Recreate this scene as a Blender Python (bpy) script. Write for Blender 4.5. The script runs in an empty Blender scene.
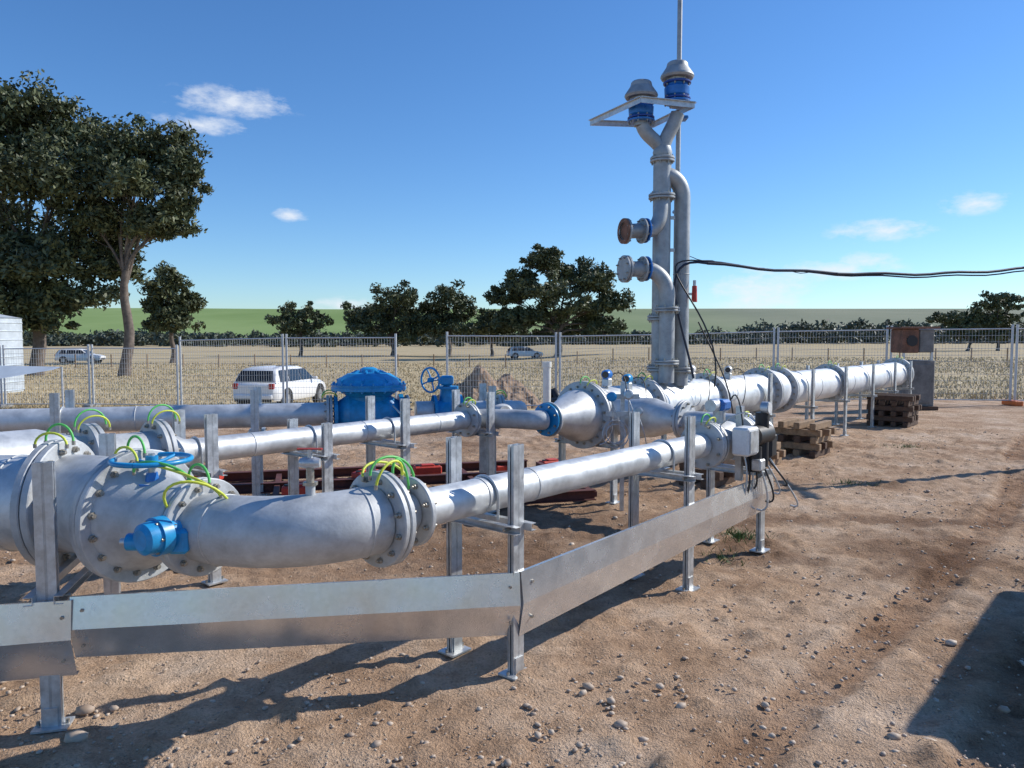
import bpy, math, random
import numpy as np
from mathutils import Vector, noise
random.seed(7); rng=np.random.default_rng(7)
sc=bpy.context.scene
R=math.radians

# ------------------------------------------------------------------ materials
def nd(nt,t,**k):
    n=nt.nodes.new(t)
    for a,b in k.items(): setattr(n,a,b)
    return n
def newmat(name):
    m=bpy.data.materials.new(name); m.use_nodes=True
    nt=m.node_tree; b=nt.nodes["Principled BSDF"]
    return m,nt,b
def mat(name,col,rough=.5,metal=0.,scale=6.,var=.15,bump=0.,bscale=60.,rvar=.1,col2=None):
    m,nt,b=newmat(name)
    tc=nd(nt,'ShaderNodeTexCoord')
    n=nd(nt,'ShaderNodeTexNoise'); n.inputs['Scale'].default_value=scale; n.inputs['Detail'].default_value=5; n.inputs['Roughness'].default_value=.7
    nt.links.new(tc.outputs['Object'],n.inputs['Vector'])
    cr=nd(nt,'ShaderNodeValToRGB')
    c1=[max(0,c*(1-var)) for c in col]; c2=[min(1,c*(1+var)) for c in (col2 or col)]
    cr.color_ramp.elements[0].position=.34; cr.color_ramp.elements[1].position=.66
    cr.color_ramp.elements[0].color=(*c1,1); cr.color_ramp.elements[1].color=(*c2,1)
    nt.links.new(n.outputs['Fac'],cr.inputs['Fac']); nt.links.new(cr.outputs['Color'],b.inputs['Base Color'])
    b.inputs['Metallic'].default_value=metal
    mr=nd(nt,'ShaderNodeMapRange'); mr.inputs['From Min'].default_value=.3; mr.inputs['From Max'].default_value=.7; mr.inputs['To Min'].default_value=max(0.02,rough-rvar); mr.inputs['To Max'].default_value=min(1,rough+rvar)
    nt.links.new(n.outputs['Fac'],mr.inputs['Value']); nt.links.new(mr.outputs['Result'],b.inputs['Roughness'])
    if bump>0:
        n2=nd(nt,'ShaderNodeTexNoise'); n2.inputs['Scale'].default_value=bscale; n2.inputs['Detail'].default_value=2
        nt.links.new(tc.outputs['Object'],n2.inputs['Vector'])
        bp=nd(nt,'ShaderNodeBump'); bp.inputs['Strength'].default_value=bump; bp.inputs['Distance'].default_value=.01
        nt.links.new(n2.outputs['Fac'],bp.inputs['Height']); nt.links.new(bp.outputs['Normal'],b.inputs['Normal'])
    return m
M={}
M['galv']=mat('galvanised_pipe',(.62,.64,.645),.53,.52,5,.2,.05,35,.11)
M['cast']=mat('galvanised_casting',(.50,.515,.52),.62,.35,7,.2,.08,70)
M['stack']=mat('shade_darkened_galvanised_stack',(.36,.38,.39),.55,.42,6,.24,.06,50)  # galvanised grey darkened: the stack's shading is put into the base colour
M['white']=mat('pale_coated_pipe',(.72,.74,.75),.55,.25,5,.09,.04,30)
M['strut']=mat('galvanised_strut',(.55,.57,.58),.45,.62,14,.22,.06,80)
M['fence']=mat('galvanised_fence_wire',(.56,.58,.59),.5,.3,4,.1)
M['bolt']=mat('zinc_bolt',(.38,.35,.30),.45,.7,60,.3)
M['blue']=mat('blue_valve_paint',(.02,.16,.50),.34,0,12,.2)
M['ltblue']=mat('light_blue_valve_paint',(.015,.27,.56),.36,0,12,.2)
M['dkblue']=mat('dark_blue_paint',(.02,.06,.28),.35,0,12,.2)
M['green']=mat('earth_strap_green',(.12,.55,.12),.5,0,30,.15)
M['yellow']=mat('earth_strap_yellow',(.66,.72,.07),.5,0,30,.15)
M['black']=mat('black_rubber',(.02,.02,.022),.5,0,30,.3)
M['cable']=mat('dark_blue_black_cable',(.015,.025,.05),.5,0,30,.3)
M['whitebox']=mat('white_enclosure',(.75,.75,.73),.4,0,30,.06)
M['red']=mat('red_plastic_block',(.55,.05,.03),.55,0,10,.25)
M['rust']=mat('rusty_steel',(.20,.10,.065),.8,.1,5,.45,.4,60)
M['redbeam']=mat('red_primer_beam',(.11,.035,.028),.75,0,6,.35,.2,60)
M['wood']=mat('weathered_timber',(.30,.20,.12),.85,0,12,.35,.5,60)
M['dkwood']=mat('dark_timber',(.10,.06,.04),.85,0,12,.35,.5,60)
M['conc']=mat('grey_steel_cabinet',(.30,.30,.29),.7,.1,6,.25,.2,40)
M['cab']=mat('weathered_dark_grey_cabinet',(.19,.185,.175),.75,.1,4,.35,.2,40)
M['pvc']=mat('white_pvc',(.75,.75,.7),.4,0,6,.08)
M['orange']=mat('orange_plastic',(.7,.16,.03),.5,0,6,.2)
M['canvas']=mat('pale_canvas',(.62,.66,.68),.6,0,3,.08)
M['tank']=mat('pale_tank_steel',(.55,.60,.64),.5,.2,3,.1,.1,10)
M['carpaint']=mat('white_car_paint',(.80,.80,.80),.25,0,3,.03)
M['glass']=mat('dark_glass',(.02,.025,.03),.06,0,3,.1,rvar=.02)
M['tyre']=mat('tyre_rubber',(.02,.02,.02),.8,0,10,.2)
M['hub']=mat('alloy_wheel',(.4,.4,.42),.35,.7,10,.1)
M['lamp']=mat('tail_lamp_red',(.4,.01,.01),.2,0,10,.1)
M['bark']=mat('eucalypt_bark',(.15,.12,.10),.9,0,3,.45,.6,8)
def sheetmat():
    m,nt,b=newmat('galvanised_sheet')
    tc=nd(nt,'ShaderNodeTexCoord')
    v=nd(nt,'ShaderNodeTexVoronoi'); v.inputs['Scale'].default_value=55
    n=nd(nt,'ShaderNodeTexNoise'); n.inputs['Scale'].default_value=1.6; n.inputs['Detail'].default_value=2
    n2=nd(nt,'ShaderNodeTexNoise'); n2.inputs['Scale'].default_value=7; n2.inputs['Detail'].default_value=4
    for x in (v,n,n2): nt.links.new(tc.outputs['Object'],x.inputs['Vector'])
    cr=nd(nt,'ShaderNodeValToRGB'); cr.color_ramp.elements[0].position=.3;cr.color_ramp.elements[0].color=(.66,.665,.66,1); cr.color_ramp.elements[1].position=.9;cr.color_ramp.elements[1].color=(.84,.845,.84,1)
    ma=nd(nt,'ShaderNodeMath',operation='MULTIPLY_ADD'); ma.inputs[1].default_value=.25
    nt.links.new(v.outputs['Color'],ma.inputs[0]); nt.links.new(n2.outputs['Fac'],ma.inputs[2])
    nt.links.new(ma.outputs[0],cr.inputs['Fac']); nt.links.new(cr.outputs['Color'],b.inputs['Base Color'])
    mr=nd(nt,'ShaderNodeMapRange'); mr.inputs['From Min'].default_value=.3; mr.inputs['From Max'].default_value=.7; mr.inputs['To Min'].default_value=.20; mr.inputs['To Max'].default_value=.30
    nt.links.new(n2.outputs['Fac'],mr.inputs['Value']); nt.links.new(mr.outputs['Result'],b.inputs['Roughness'])
    b.inputs['Metallic'].default_value=.74
    bp=nd(nt,'ShaderNodeBump'); bp.inputs['Strength'].default_value=.3; bp.inputs['Distance'].default_value=.02
    nt.links.new(n.outputs['Fac'],bp.inputs['Height']); nt.links.new(bp.outputs['Normal'],b.inputs['Normal'])
    return m
M['sheet']=sheetmat()
def leafmat(name,c1,c2,ns=.45):
    m,nt,b=newmat(name)
    g=nd(nt,'ShaderNodeNewGeometry'); tc=nd(nt,'ShaderNodeTexCoord')
    n=nd(nt,'ShaderNodeTexNoise'); n.inputs['Scale'].default_value=ns; n.inputs['Detail'].default_value=1
    nt.links.new(tc.outputs['Object'],n.inputs['Vector'])
    a=nd(nt,'ShaderNodeMath',operation='MULTIPLY_ADD'); a.inputs[1].default_value=.55
    s=nd(nt,'ShaderNodeMath',operation='MULTIPLY_ADD'); s.inputs[1].default_value=1.3; s.inputs[2].default_value=-.4
    nt.links.new(n.outputs['Fac'],s.inputs[0])
    nt.links.new(g.outputs['Random Per Island'],a.inputs[0]); nt.links.new(s.outputs[0],a.inputs[2])
    cr=nd(nt,'ShaderNodeValToRGB'); cr.color_ramp.elements[0].color=(*c1,1); cr.color_ramp.elements[1].color=(*c2,1)
    nt.links.new(a.outputs[0],cr.inputs['Fac']); nt.links.new(cr.outputs['Color'],b.inputs['Base Color'])
    b.inputs['Roughness'].default_value=.6
    return m
M['leaf']=leafmat('eucalypt_leaves',(.038,.050,.023),(.125,.145,.060))
M['leaffar']=leafmat('distant_foliage',(.045,.062,.045),(.09,.11,.07),.05)
M['straw']=leafmat('dry_grass_blades',(.36,.275,.145),(.52,.42,.25))
M['weed']=leafmat('green_weed_leaves',(.05,.10,.02),(.12,.20,.05))

# ------------------------------------------------------------------ mesh builder
def V(*a): return np.array(a,float)
def unit(v): v=np.array(v,float); return v/np.linalg.norm(v)
def perp(d):
    d=unit(d); r=V(0,0,1) if abs(d[2])<.9 else V(1,0,0)
    u=unit(np.cross(r,d)); return u,np.cross(d,u)
class MB:
    def __init__(s): s.v=[];s.f=[];s.m=[];s.s=[];s.mats=[]
    def mi(s,k):
        if k not in s.mats: s.mats.append(k)
        return s.mats.index(k)
    def add(s,vs,fs,k,smooth=False):
        o=len(s.v); i=s.mi(k)
        s.v.extend([tuple(map(float,x)) for x in vs])
        for f in fs: s.f.append([j+o for j in f]); s.m.append(i); s.s.append(bool(smooth))
    def revolve(s,c,axis,prof,k,n=24,share=False):
        c=V(*c); d=unit(axis); u,w=perp(d)
        an=[2*math.pi*i/n for i in range(n)]
        cs=[u*math.cos(a)+w*math.sin(a) for a in an]
        def ring(p): return [c+d*p[0]+q*p[1] for q in cs]
        if share:
            vs=[];fs=[]
            for p in prof: vs+=ring((p[0],max(p[1],1e-4)))
            for j in range(len(prof)-1):
                for i in range(n):
                    i2=(i+1)%n; fs.append((j*n+i,j*n+i2,(j+1)*n+i2,(j+1)*n+i))
            s.add(vs,fs,k,True)
        else:
            for p,q in zip(prof[:-1],prof[1:]):
                if p[1]<=1e-6 or q[1]<=1e-6:
                    r=q if p[1]<=1e-6 else p; t=p if p[1]<=1e-6 else q
                    if abs(p[0]-q[0])<1e-6: s.add(ring(r),[list(range(n))] if p[1]>q[1] else [list(range(n))[::-1]],k,False)
                    else: s.add(ring(r)+[c+d*t[0]],[((i+1)%n,i,n) if t is p else (i,(i+1)%n,n) for i in range(n)],k,True)
                else:
                    s.add(ring(p)+ring(q),[(i,(i+1)%n,n+(i+1)%n,n+i) for i in range(n)],k,abs(p[0]-q[0])>1e-6)
    def cyl(s,p0,p1,r0,k,r1=None,n=20,caps=True):
        p0=V(*p0);p1=V(*p1); r1=r0 if r1 is None else r1
        L=np.linalg.norm(p1-p0)
        pr=[(0,r0),(L,r1)]
        if caps: pr=[(0,0)]+pr+[(L,0)]
        s.revolve(p0,p1-p0,pr,k,n)
    def tube(s,pts,r,k,n=16,caps=True):
        pts=[V(*p) for p in pts]; N=len(pts)
        rs=[r]*N if np.isscalar(r) else r
        T=[unit(pts[min(i+1,N-1)]-pts[max(i-1,0)]) for i in range(N)]
        u,w=perp(T[0]); vs=[]
        for i in range(N):
            u=unit(u-T[i]*np.dot(u,T[i])); w=np.cross(T[i],u)
            for j in range(n):
                a=2*math.pi*j/n; vs.append(pts[i]+(u*math.cos(a)+w*math.sin(a))*rs[i])
        fs=[]
        for i in range(N-1):
            for j in range(n):
                j2=(j+1)%n; fs.append((i*n+j,i*n+j2,(i+1)*n+j2,(i+1)*n+j))
        s.add(vs,fs,k,True)
        if caps:
            s.add(vs[:n],[list(range(n))[::-1]],k); s.add(vs[-n:],[list(range(n))],k)
    def box(s,c,d,k,ax=None,bev=0):
        c=V(*c)
        a=[V(1,0,0),V(0,1,0),V(0,0,1)] if ax is None else [unit(x) for x in ax]
        h=[x/2 for x in d]
        if bev<=0:
            vs=[c+a[0]*h[0]*i+a[1]*h[1]*j+a[2]*h[2]*l for i in(-1,1) for j in(-1,1) for l in(-1,1)]
            fs=[(0,1,3,2),(4,6,7,5),(0,4,5,1),(2,3,7,6),(0,2,6,4),(1,5,7,3)]
            s.add(vs,fs,k)
        else:
            vs=[];idx={}
            for i in(-1,1):
                for j in(-1,1):
                    for l in(-1,1):
                        for q in range(3):
                            o=[h[0]*i,h[1]*j,h[2]*l]
                            for r in range(3):
                                if r!=q: o[r]-=bev*(i,j,l)[r]
                            idx[(i,j,l,q)]=len(vs); vs.append(c+a[0]*o[0]+a[1]*o[1]+a[2]*o[2])
            fs=[]
            for q in range(3):
                for sg in(-1,1):
                    o=[r for r in range(3) if r!=q]
                    def g(x,y):
                        t=[0,0,0];t[q]=sg;t[o[0]]=x;t[o[1]]=y; return idx[(*t,q)]
                    fs.append((g(-1,-1),g(1,-1),g(1,1),g(-1,1)))
            for q in range(3):
                o=[r for r in range(3) if r!=q]
                for x in(-1,1):
                    for y in(-1,1):
                        def g(e,qq):
                            t=[0,0,0];t[q]=e;t[o[0]]=x;t[o[1]]=y;return idx[(*t,qq)]
                        fs.append((g(-1,o[0]),g(1,o[0]),g(1,o[1]),g(-1,o[1])))
            for i in(-1,1):
                for j in(-1,1):
                    for l in(-1,1): fs.append(tuple(idx[(i,j,l,q)] for q in range(3)))
            s.add(vs,fs,k)
    def beam(s,p0,p1,w,h,k,up=(0,0,1)):
        p0=V(*p0);p1=V(*p1); d=unit(p1-p0); sd=unit(np.cross(up,d)); u=np.cross(d,sd)
        s.box((p0+p1)/2,(np.linalg.norm(p1-p0),w,h),k,(d,sd,u))
    def torus(s,c,axis,Rr,r,k,n=36,m=10):
        c=V(*c);u,w=perp(axis)
        pts=[c+(u*math.cos(2*math.pi*i/n)+w*math.sin(2*math.pi*i/n))*Rr for i in range(n+1)]
        s.tube(pts,r,k,m,False)
    def flange(s,c,axis,r,th,k,nb=12,br=.012,pair=False,bc=.84):
        c=V(*c);d=unit(axis);b=min(.005,th*.2)
        def one(o): s.revolve(c+d*o,d,[(-th/2,0),(-th/2,r-b),(-th/2+b,r),(th/2-b,r),(th/2,r-b),(th/2,0)],k,40)
        if pair: one(-(th/2+.003)); one(th/2+.003); L=th*2+.006
        else: one(0); L=th
        u,w=perp(d)
        for i in range(nb):
            a=2*math.pi*(i+.5)/nb; p=c+(u*math.cos(a)+w*math.sin(a))*r*bc
            s.cyl(p-d*(L/2+.028),p+d*(L/2+.028),br*.6,'bolt',n=6)
            for e in(-1,1): s.cyl(p+d*e*(L/2+.001),p+d*e*(L/2+.016),br,'bolt',n=6)
    def build(s,name):
        me=bpy.data.meshes.new(name); me.from_pydata(s.v,[],s.f)
        for k in s.mats: me.materials.append(M[k])
        me.polygons.foreach_set('material_index',s.m); me.polygons.foreach_set('use_smooth',s.s)
        me.update(); o=bpy.data.objects.new(name,me); sc.collection.objects.link(o); return o
def bez(p0,d0,p1,d1,n=14,kf=.39):
    p0=V(*p0);p1=V(*p1);L=np.linalg.norm(p1-p0)*kf;d0=unit(d0);d1=unit(d1)
    a=p0+d0*L;b=p1-d1*L;o=[]
    for i in range(n+1):
        t=i/n;o.append((1-t)**3*p0+3*(1-t)**2*t*a+3*(1-t)*t*t*b+t**3*p1)
    return o
def nparr(name,verts,nper,k):
    n=len(verts)//nper
    me=bpy.data.meshes.new(name)
    me.vertices.add(len(verts)); me.vertices.foreach_set('co',np.asarray(verts,np.float32).ravel())
    me.loops.add(n*nper); me.loops.foreach_set('vertex_index',np.arange(n*nper,dtype=np.int32))
    me.polygons.add(n); me.polygons.foreach_set('loop_start',np.arange(0,n*nper,nper,dtype=np.int32))
    me.polygons.foreach_set('loop_total',np.full(n,nper,np.int32))
    me.update(calc_edges=True); me.materials.append(M[k]); return me

# ------------------------------------------------------------------ site coordinates
O=V(.02,3.91,0); a_=V(.655,.756,0); a_=a_/np.linalg.norm(a_); b_=V(-a_[1],a_[0],0); Z=V(0,0,1)
def S(s,t,z=0): return O+a_*s+b_*t+Z*z
def sst(x,e0,e1):
    t=min(1,max(0,(x-e0)/(e1-e0))); return t*t*(3-2*t)
def gz(x,y):
    A=.9-.6*sst(x,0,12)
    z=-A*sst(y,14,34)
    z+=.04*noise.noise(Vector((x*.35,y*.35,0)))+ .012*noise.noise(Vector((x*1.6,y*1.6,3)))
    if y>60: z+=.5*noise.noise(Vector((x*.01,y*.01,7)))*sst(y,60,200)
    return z

# ------------------------------------------------------------------ ground
def axis(lo,hi,a,b,step,g=1.13):
    c=list(np.arange(a,b,step)); x=b;st=step
    while x<hi: c.append(x); st*=g; x+=st
    c.append(hi); x=a-step;st=step
    while x>lo: c.insert(0,x); st*=g; x-=st
    c.insert(0,lo); return c
xs=axis(-2500,2500,-5,9,.045,1.12); ys=axis(-60,3500,2,13,.045,1.12)
gv=[];gatt=[];wet=[];trk=[]
ax0,ay0=float(a_[0]),float(a_[1])
for y in ys:
    for x in xs:
        z=gz(x,y);tr=0
        if 1.5<y<26 and -6<x<25:
            rs_=(x-.02)*ax0+(y-3.91)*ay0;rt=-(x-.02)*ay0+(y-3.91)*ax0
            wob=.35*noise.noise(Vector((rs_*.13,3.3,0)))
            for t0,st in((-1.35,.8),(-2.95,1),(-2.15,.6),(-4.4,.8),(-6.1,.7)):
                d=abs(rt+wob*(1+st)-t0-.04*rs_*st)
                if d<.30:
                    f=1-sst(d,.08,.2);fade=sst(noise.noise(Vector((rs_*.35,t0,1))),-.4,.1)
                    tr=max(tr,f*fade);z-=.022*f*fade*(1+.4*math.sin(rs_*44))
                    z+=.018*sst(d,.12,.2)*(1-sst(d,.2,.3))*fade*(1+noise.noise(Vector((x*9,y*9,2))))
        if -6<x<10 and 1.5<y<15:
            q=noise.noise(Vector((x*7,y*7,11)));q2=noise.noise(Vector((x*13,y*13,21)))
            z+=.022*noise.noise(Vector((x*3.6,y*3.6,1)))+.013*noise.noise(Vector((x*10,y*10,5)))
            if q>.15: z+=.07*(q-.15)
            if q2>.28: z+=.05*(q2-.28)
        gv.append((x,y,z));trk.append(tr)
        if y>80: gatt.append(1.);wet.append(0.);continue
        e=y+2.2*noise.noise(Vector((x*.2,y*.2,2)))+1.2*noise.noise(Vector((x*.9,y*.9,8)))
        gatt.append(sst(e,20.5 if x<2 else 22.5,24.5 if x<2 else 25))
        w=sst(1.6-math.hypot((x-3.0)/1.8,(y-6.6)/1.0),0,.9)*sst(noise.noise(Vector((x*1.7,y*1.7,4))),-.15,.3)
        w2=sst(1.5-math.hypot((x+.2)/1.6,(y-6.8)/1.5),0,.8)*.8
        w3=.5*sst(noise.noise(Vector((x*.45,y*.45,14))),.15,.4)*(1 if y<22 else 0)
        wet.append(max(w,w2,w3))
nx=len(xs);ny=len(ys)
gf=[(j*nx+i,j*nx+i+1,(j+1)*nx+i+1,(j+1)*nx+i) for j in range(ny-1) for i in range(nx-1)]
me=bpy.data.meshes.new('ground'); me.from_pydata(gv,[],gf)
for nm_,arr_ in(('grass',gatt),('wet',wet),('track',trk)):
    at=me.attributes.new(nm_,'FLOAT','POINT'); at.data.foreach_set('value',arr_)
me.polygons.foreach_set('use_smooth',[True]*len(gf))
gm,nt,b=newmat('ground_dirt_and_dry_grass')
tc=nd(nt,'ShaderNodeTexCoord')
def N(scale,det=8,ro=.6):
    n=nd(nt,'ShaderNodeTexNoise'); n.inputs['Scale'].default_value=scale;n.inputs['Detail'].default_value=det;n.inputs['Roughness'].default_value=ro
    nt.links.new(tc.outputs['Object'],n.inputs['Vector']);return n
def ramp(src,stops):
    cr=nd(nt,'ShaderNodeValToRGB'); el=cr.color_ramp.elements
    while len(el)<len(stops): el.new(.5)
    for e,(p,c) in zip(el,stops): e.position=p; e.color=(*c,1)
    nt.links.new(src,cr.inputs['Fac']);return cr
def mixc(f,a,bb,mode='MIX'):
    m=nd(nt,'ShaderNodeMix',data_type='RGBA',blend_type=mode)
    if isinstance(f,float): m.inputs[0].default_value=f
    else: nt.links.new(f,m.inputs[0])
    nt.links.new(a,m.inputs[6]);nt.links.new(bb,m.inputs[7]);return m.outputs[2]
n1=N(.9,5,.65);n2=N(6,7,.75);n3=N(75,3,.7)
big=ramp(n1.outputs['Fac'],[(.32,(.36,.225,.135)),(.46,(.50,.335,.215)),(.56,(.60,.43,.295)),(.68,(.70,.54,.40))])
med=ramp(n2.outputs['Fac'],[(.30,(.50,.46,.43)),(.46,(.92,.90,.88)),(.6,(1.1,1.1,1.1)),(.74,(1.3,1.3,1.3))])
c=mixc(.85,big.outputs[0],med.outputs[0],'MULTIPLY')
fin=ramp(n3.outputs['Fac'],[(.3,(.62,.60,.58)),(.6,(1.12,1.12,1.12))])
c=mixc(.75,c,fin.outputs[0],'MULTIPLY')
vo=nd(nt,'ShaderNodeTexVoronoi');vo.inputs['Scale'].default_value=42;nt.links.new(tc.outputs['Object'],vo.inputs['Vector'])
vr=ramp(vo.outputs['Distance'],[(.15,(1,1,1)),(.30,(0,0,0))])
vc=nd(nt,'ShaderNodeSeparateColor'); nt.links.new(vo.outputs['Color'],vc.inputs[0])
th=nd(nt,'ShaderNodeMath',operation='GREATER_THAN');th.inputs[1].default_value=.78;nt.links.new(vc.outputs[0],th.inputs[0])
ml=nd(nt,'ShaderNodeMath',operation='MULTIPLY');nt.links.new(th.outputs[0],ml.inputs[0]);nt.links.new(vr.outputs[0],ml.inputs[1])
stc=ramp(vc.outputs[1],[(0,(.28,.19,.13)),(.6,(.50,.39,.29)),(1,(.66,.57,.46))])
c=mixc(ml.outputs[0],c,stc.outputs[0])
wa=nd(nt,'ShaderNodeAttribute',attribute_name='wet');ga=nd(nt,'ShaderNodeAttribute',attribute_name='grass');ta=nd(nt,'ShaderNodeAttribute',attribute_name='track')
dk=nd(nt,'ShaderNodeRGB');dk.outputs[0].default_value=(.45,.39,.35,1)
tk=nd(nt,'ShaderNodeRGB');tk.outputs[0].default_value=(.72,.65,.60,1)
c=mixc(ta.outputs['Fac'],c,mixc(1.0,c,tk.outputs[0],'MULTIPLY'))
wf=nd(nt,'ShaderNodeMath',operation='MULTIPLY');wf.inputs[1].default_value=.85;nt.links.new(wa.outputs['Fac'],wf.inputs[0])
c=mixc(wf.outputs[0],c,mixc(1.0,c,dk.outputs[0],'MULTIPLY'))
g1=N(.06,5,.65)
gr=ramp(g1.outputs['Fac'],[(.35,(.42,.325,.18)),(.5,(.50,.395,.23)),(.62,(.43,.35,.20)),(.72,(.31,.29,.14))])
g=mixc(.22,gr.outputs[0],med.outputs[0],'MULTIPLY')
c=mixc(ga.outputs['Fac'],c,g)
nt.links.new(c,b.inputs['Base Color']); b.inputs['Roughness'].default_value=.92; b.inputs['Specular IOR Level'].default_value=.2
ad=nd(nt,'ShaderNodeMath',operation='MULTIPLY_ADD');ad.inputs[1].default_value=.35;nt.links.new(n3.outputs['Fac'],ad.inputs[0]);nt.links.new(n2.outputs['Fac'],ad.inputs[2])
ad2=nd(nt,'ShaderNodeMath',operation='MULTIPLY_ADD');ad2.inputs[1].default_value=.25;nt.links.new(ml.outputs[0],ad2.inputs[0]);nt.links.new(ad.outputs[0],ad2.inputs[2])
inv=nd(nt,'ShaderNodeMapRange');inv.inputs['To Min'].default_value=.95;inv.inputs['To Max'].default_value=.25;nt.links.new(ga.outputs['Fac'],inv.inputs['Value'])
bp=nd(nt,'ShaderNodeBump');bp.inputs['Distance'].default_value=.06;nt.links.new(inv.outputs[0],bp.inputs['Strength'])
nt.links.new(ad2.outputs[0],bp.inputs['Height']);nt.links.new(bp.outputs['Normal'],b.inputs['Normal'])
me.materials.append(gm); o=bpy.data.objects.new('ground',me); sc.collection.objects.link(o)

# stones
ico_v=[];t=(1+5**.5)/2
for p in [(-1,t,0),(1,t,0),(-1,-t,0),(1,-t,0),(0,-1,t),(0,1,t),(0,-1,-t),(0,1,-t),(t,0,-1),(t,0,1),(-t,0,-1),(-t,0,1)]: ico_v.append(unit(p))
ico_v=np.array(ico_v)
ico_f=[(0,11,5),(0,5,1),(0,1,7),(0,7,10),(0,10,11),(1,5,9),(5,11,4),(11,10,2),(10,7,6),(7,1,8),(3,9,4),(3,4,2),(3,2,6),(3,6,8),(3,8,9),(4,9,5),(2,4,11),(6,2,10),(8,6,7),(9,8,1)]
sv=[];sf=[]
for i in range(17000):
    y=2.0+13*random.random()**1.7; x=random.uniform(-.9*y-.3,.95*y+.3)
    if noise.noise(Vector((x*.8,y*.8,6)))<random.uniform(-.6,.3): continue
    r=.005+.012*random.random()**3
    if random.random()<.008: r=random.uniform(.018,.028)
    m=ico_v*np.array([r*random.uniform(.8,1.5),r*random.uniform(.7,1.2),r*random.uniform(.5,.8)])*(1+rng.uniform(-.16,.16,(12,1)))
    an=random.random()*6.28;ca,sa=math.cos(an),math.sin(an)
    m=m@np.array([[ca,sa,0],[-sa,ca,0],[0,0,1]])+np.array([x,y,gz(x,y)+r*.3+.004])
    o_=len(sv);sv+=m.tolist();sf+=[tuple(k+o_ for k in f) for f in ico_f]
for (x,y,r) in [(1.82,3.22,.038),(1.70,3.28,.028),(-1.95,3.3,.045),(-2.05,3.55,.04),(.5,3.4,.03),(2.6,4.4,.03)]:
    m=ico_v*np.array([r*1.3,r,r*.7])*(1+rng.uniform(-.1,.1,(12,1)))+np.array([x,y,gz(x,y)+r*.3])
    o_=len(sv);sv+=m.tolist();sf+=[tuple(k+o_ for k in f) for f in ico_f]
M['stone']=leafmat('pebble_stone',(.26,.175,.12),(.60,.49,.38),9)
me=bpy.data.meshes.new('gravel_stones');me.from_pydata(sv,[],sf);me.materials.append(M['stone']);me.polygons.foreach_set('use_smooth',[True]*len(sf))
sc.collection.objects.link(bpy.data.objects.new('gravel_stones',me))

# dry grass blades beyond the fence
n=80000
gy=22+60*rng.random(n)**1.8; gx=rng.uniform(-.8,.8,n)*gy
vs=[]
for x,y in zip(gx,gy):
    if (23.2<y<27.5 and -3.5<x<2): continue
    if noise.noise(Vector((x*.15,y*.15,9)))<random.uniform(-.8,-.1): continue
    lim=22.8 if x<2 else 24
    if y<lim+1.3*noise.noise(Vector((x*.5,y*.5,0))): continue
    z=gz(x,y);h=random.uniform(.04,.17);w=.008+.0006*y
    a=random.random()*6.28;dx,dy=math.cos(a)*w,math.sin(a)*w
    lx,ly=random.uniform(-.12,.12),random.uniform(-.12,.12)
    vs+=[(x-dx,y-dy,z),(x+dx,y+dy,z),(x+lx,y+ly,z+h)]
me=nparr('dry_grass',np.array(vs),3,'straw');sc.collection.objects.link(bpy.data.objects.new('dry_grass',me))
vs=[]
for (cx,cy,nn,rr) in((2.05,6.75,260,.16),(1.7,6.1,80,.1),(4.2,9.4,90,.2),(-.9,4.6,70,.12),(6.5,12.4,120,.25)):
    for i in range(nn):
        r=abs(random.gauss(0,rr));an=random.random()*6.28;x=cx+r*math.cos(an);y=cy+r*math.sin(an);z=gz(x,y);h=random.uniform(.02,.07);w=.006
        a=random.random()*6.28;dx,dy=math.cos(a)*w,math.sin(a)*w;lx,ly=random.uniform(-.05,.05),random.uniform(-.05,.05)
        vs+=[(x-dx,y-dy,z),(x+dx,y+dy,z),(x+lx,y+ly,z+h)]
me=nparr('weeds',np.array(vs),3,'weed');sc.collection.objects.link(bpy.data.objects.new('weeds',me))

# hill
hm,nt,b=newmat('hill_pasture');tc=nd(nt,'ShaderNodeTexCoord')
n1=N(.006,5);sx=nd(nt,'ShaderNodeSeparateXYZ');nt.links.new(tc.outputs['Object'],sx.inputs[0])
mr=nd(nt,'ShaderNodeMapRange');mr.inputs['From Min'].default_value=-50;mr.inputs['From Max'].default_value=250;nt.links.new(sx.outputs[0],mr.inputs['Value'])
l=ramp(n1.outputs['Fac'],[(.35,(.17,.26,.06)),(.6,(.24,.33,.10))]);r_=ramp(n1.outputs['Fac'],[(.35,(.16,.185,.11)),(.6,(.23,.24,.15))])
nt.links.new(mixc(mr.outputs[0],l.outputs[0],r_.outputs[0]),b.inputs['Base Color']);b.inputs['Roughness'].default_value=1
hv=[];hf=[];hx=np.linspace(-1600,1600,161);hy=np.linspace(420,1500,40)
for y in hy:
    for x in hx:
        h=41*sst(y,430,1000)*(1+.05*noise.noise(Vector((x*.003,y*.002,1))))*(1-.55*sst(x,520,1300))-2
        hv.append((x,y,h))
for j in range(39):
    for i in range(160): hf.append((j*161+i,j*161+i+1,(j+1)*161+i+1,(j+1)*161+i))
me=bpy.data.meshes.new('hill');me.from_pydata(hv,[],hf);me.materials.append(hm);me.polygons.foreach_set('use_smooth',[True]*len(hf))
sc.collection.objects.link(bpy.data.objects.new('hill',me))

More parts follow.
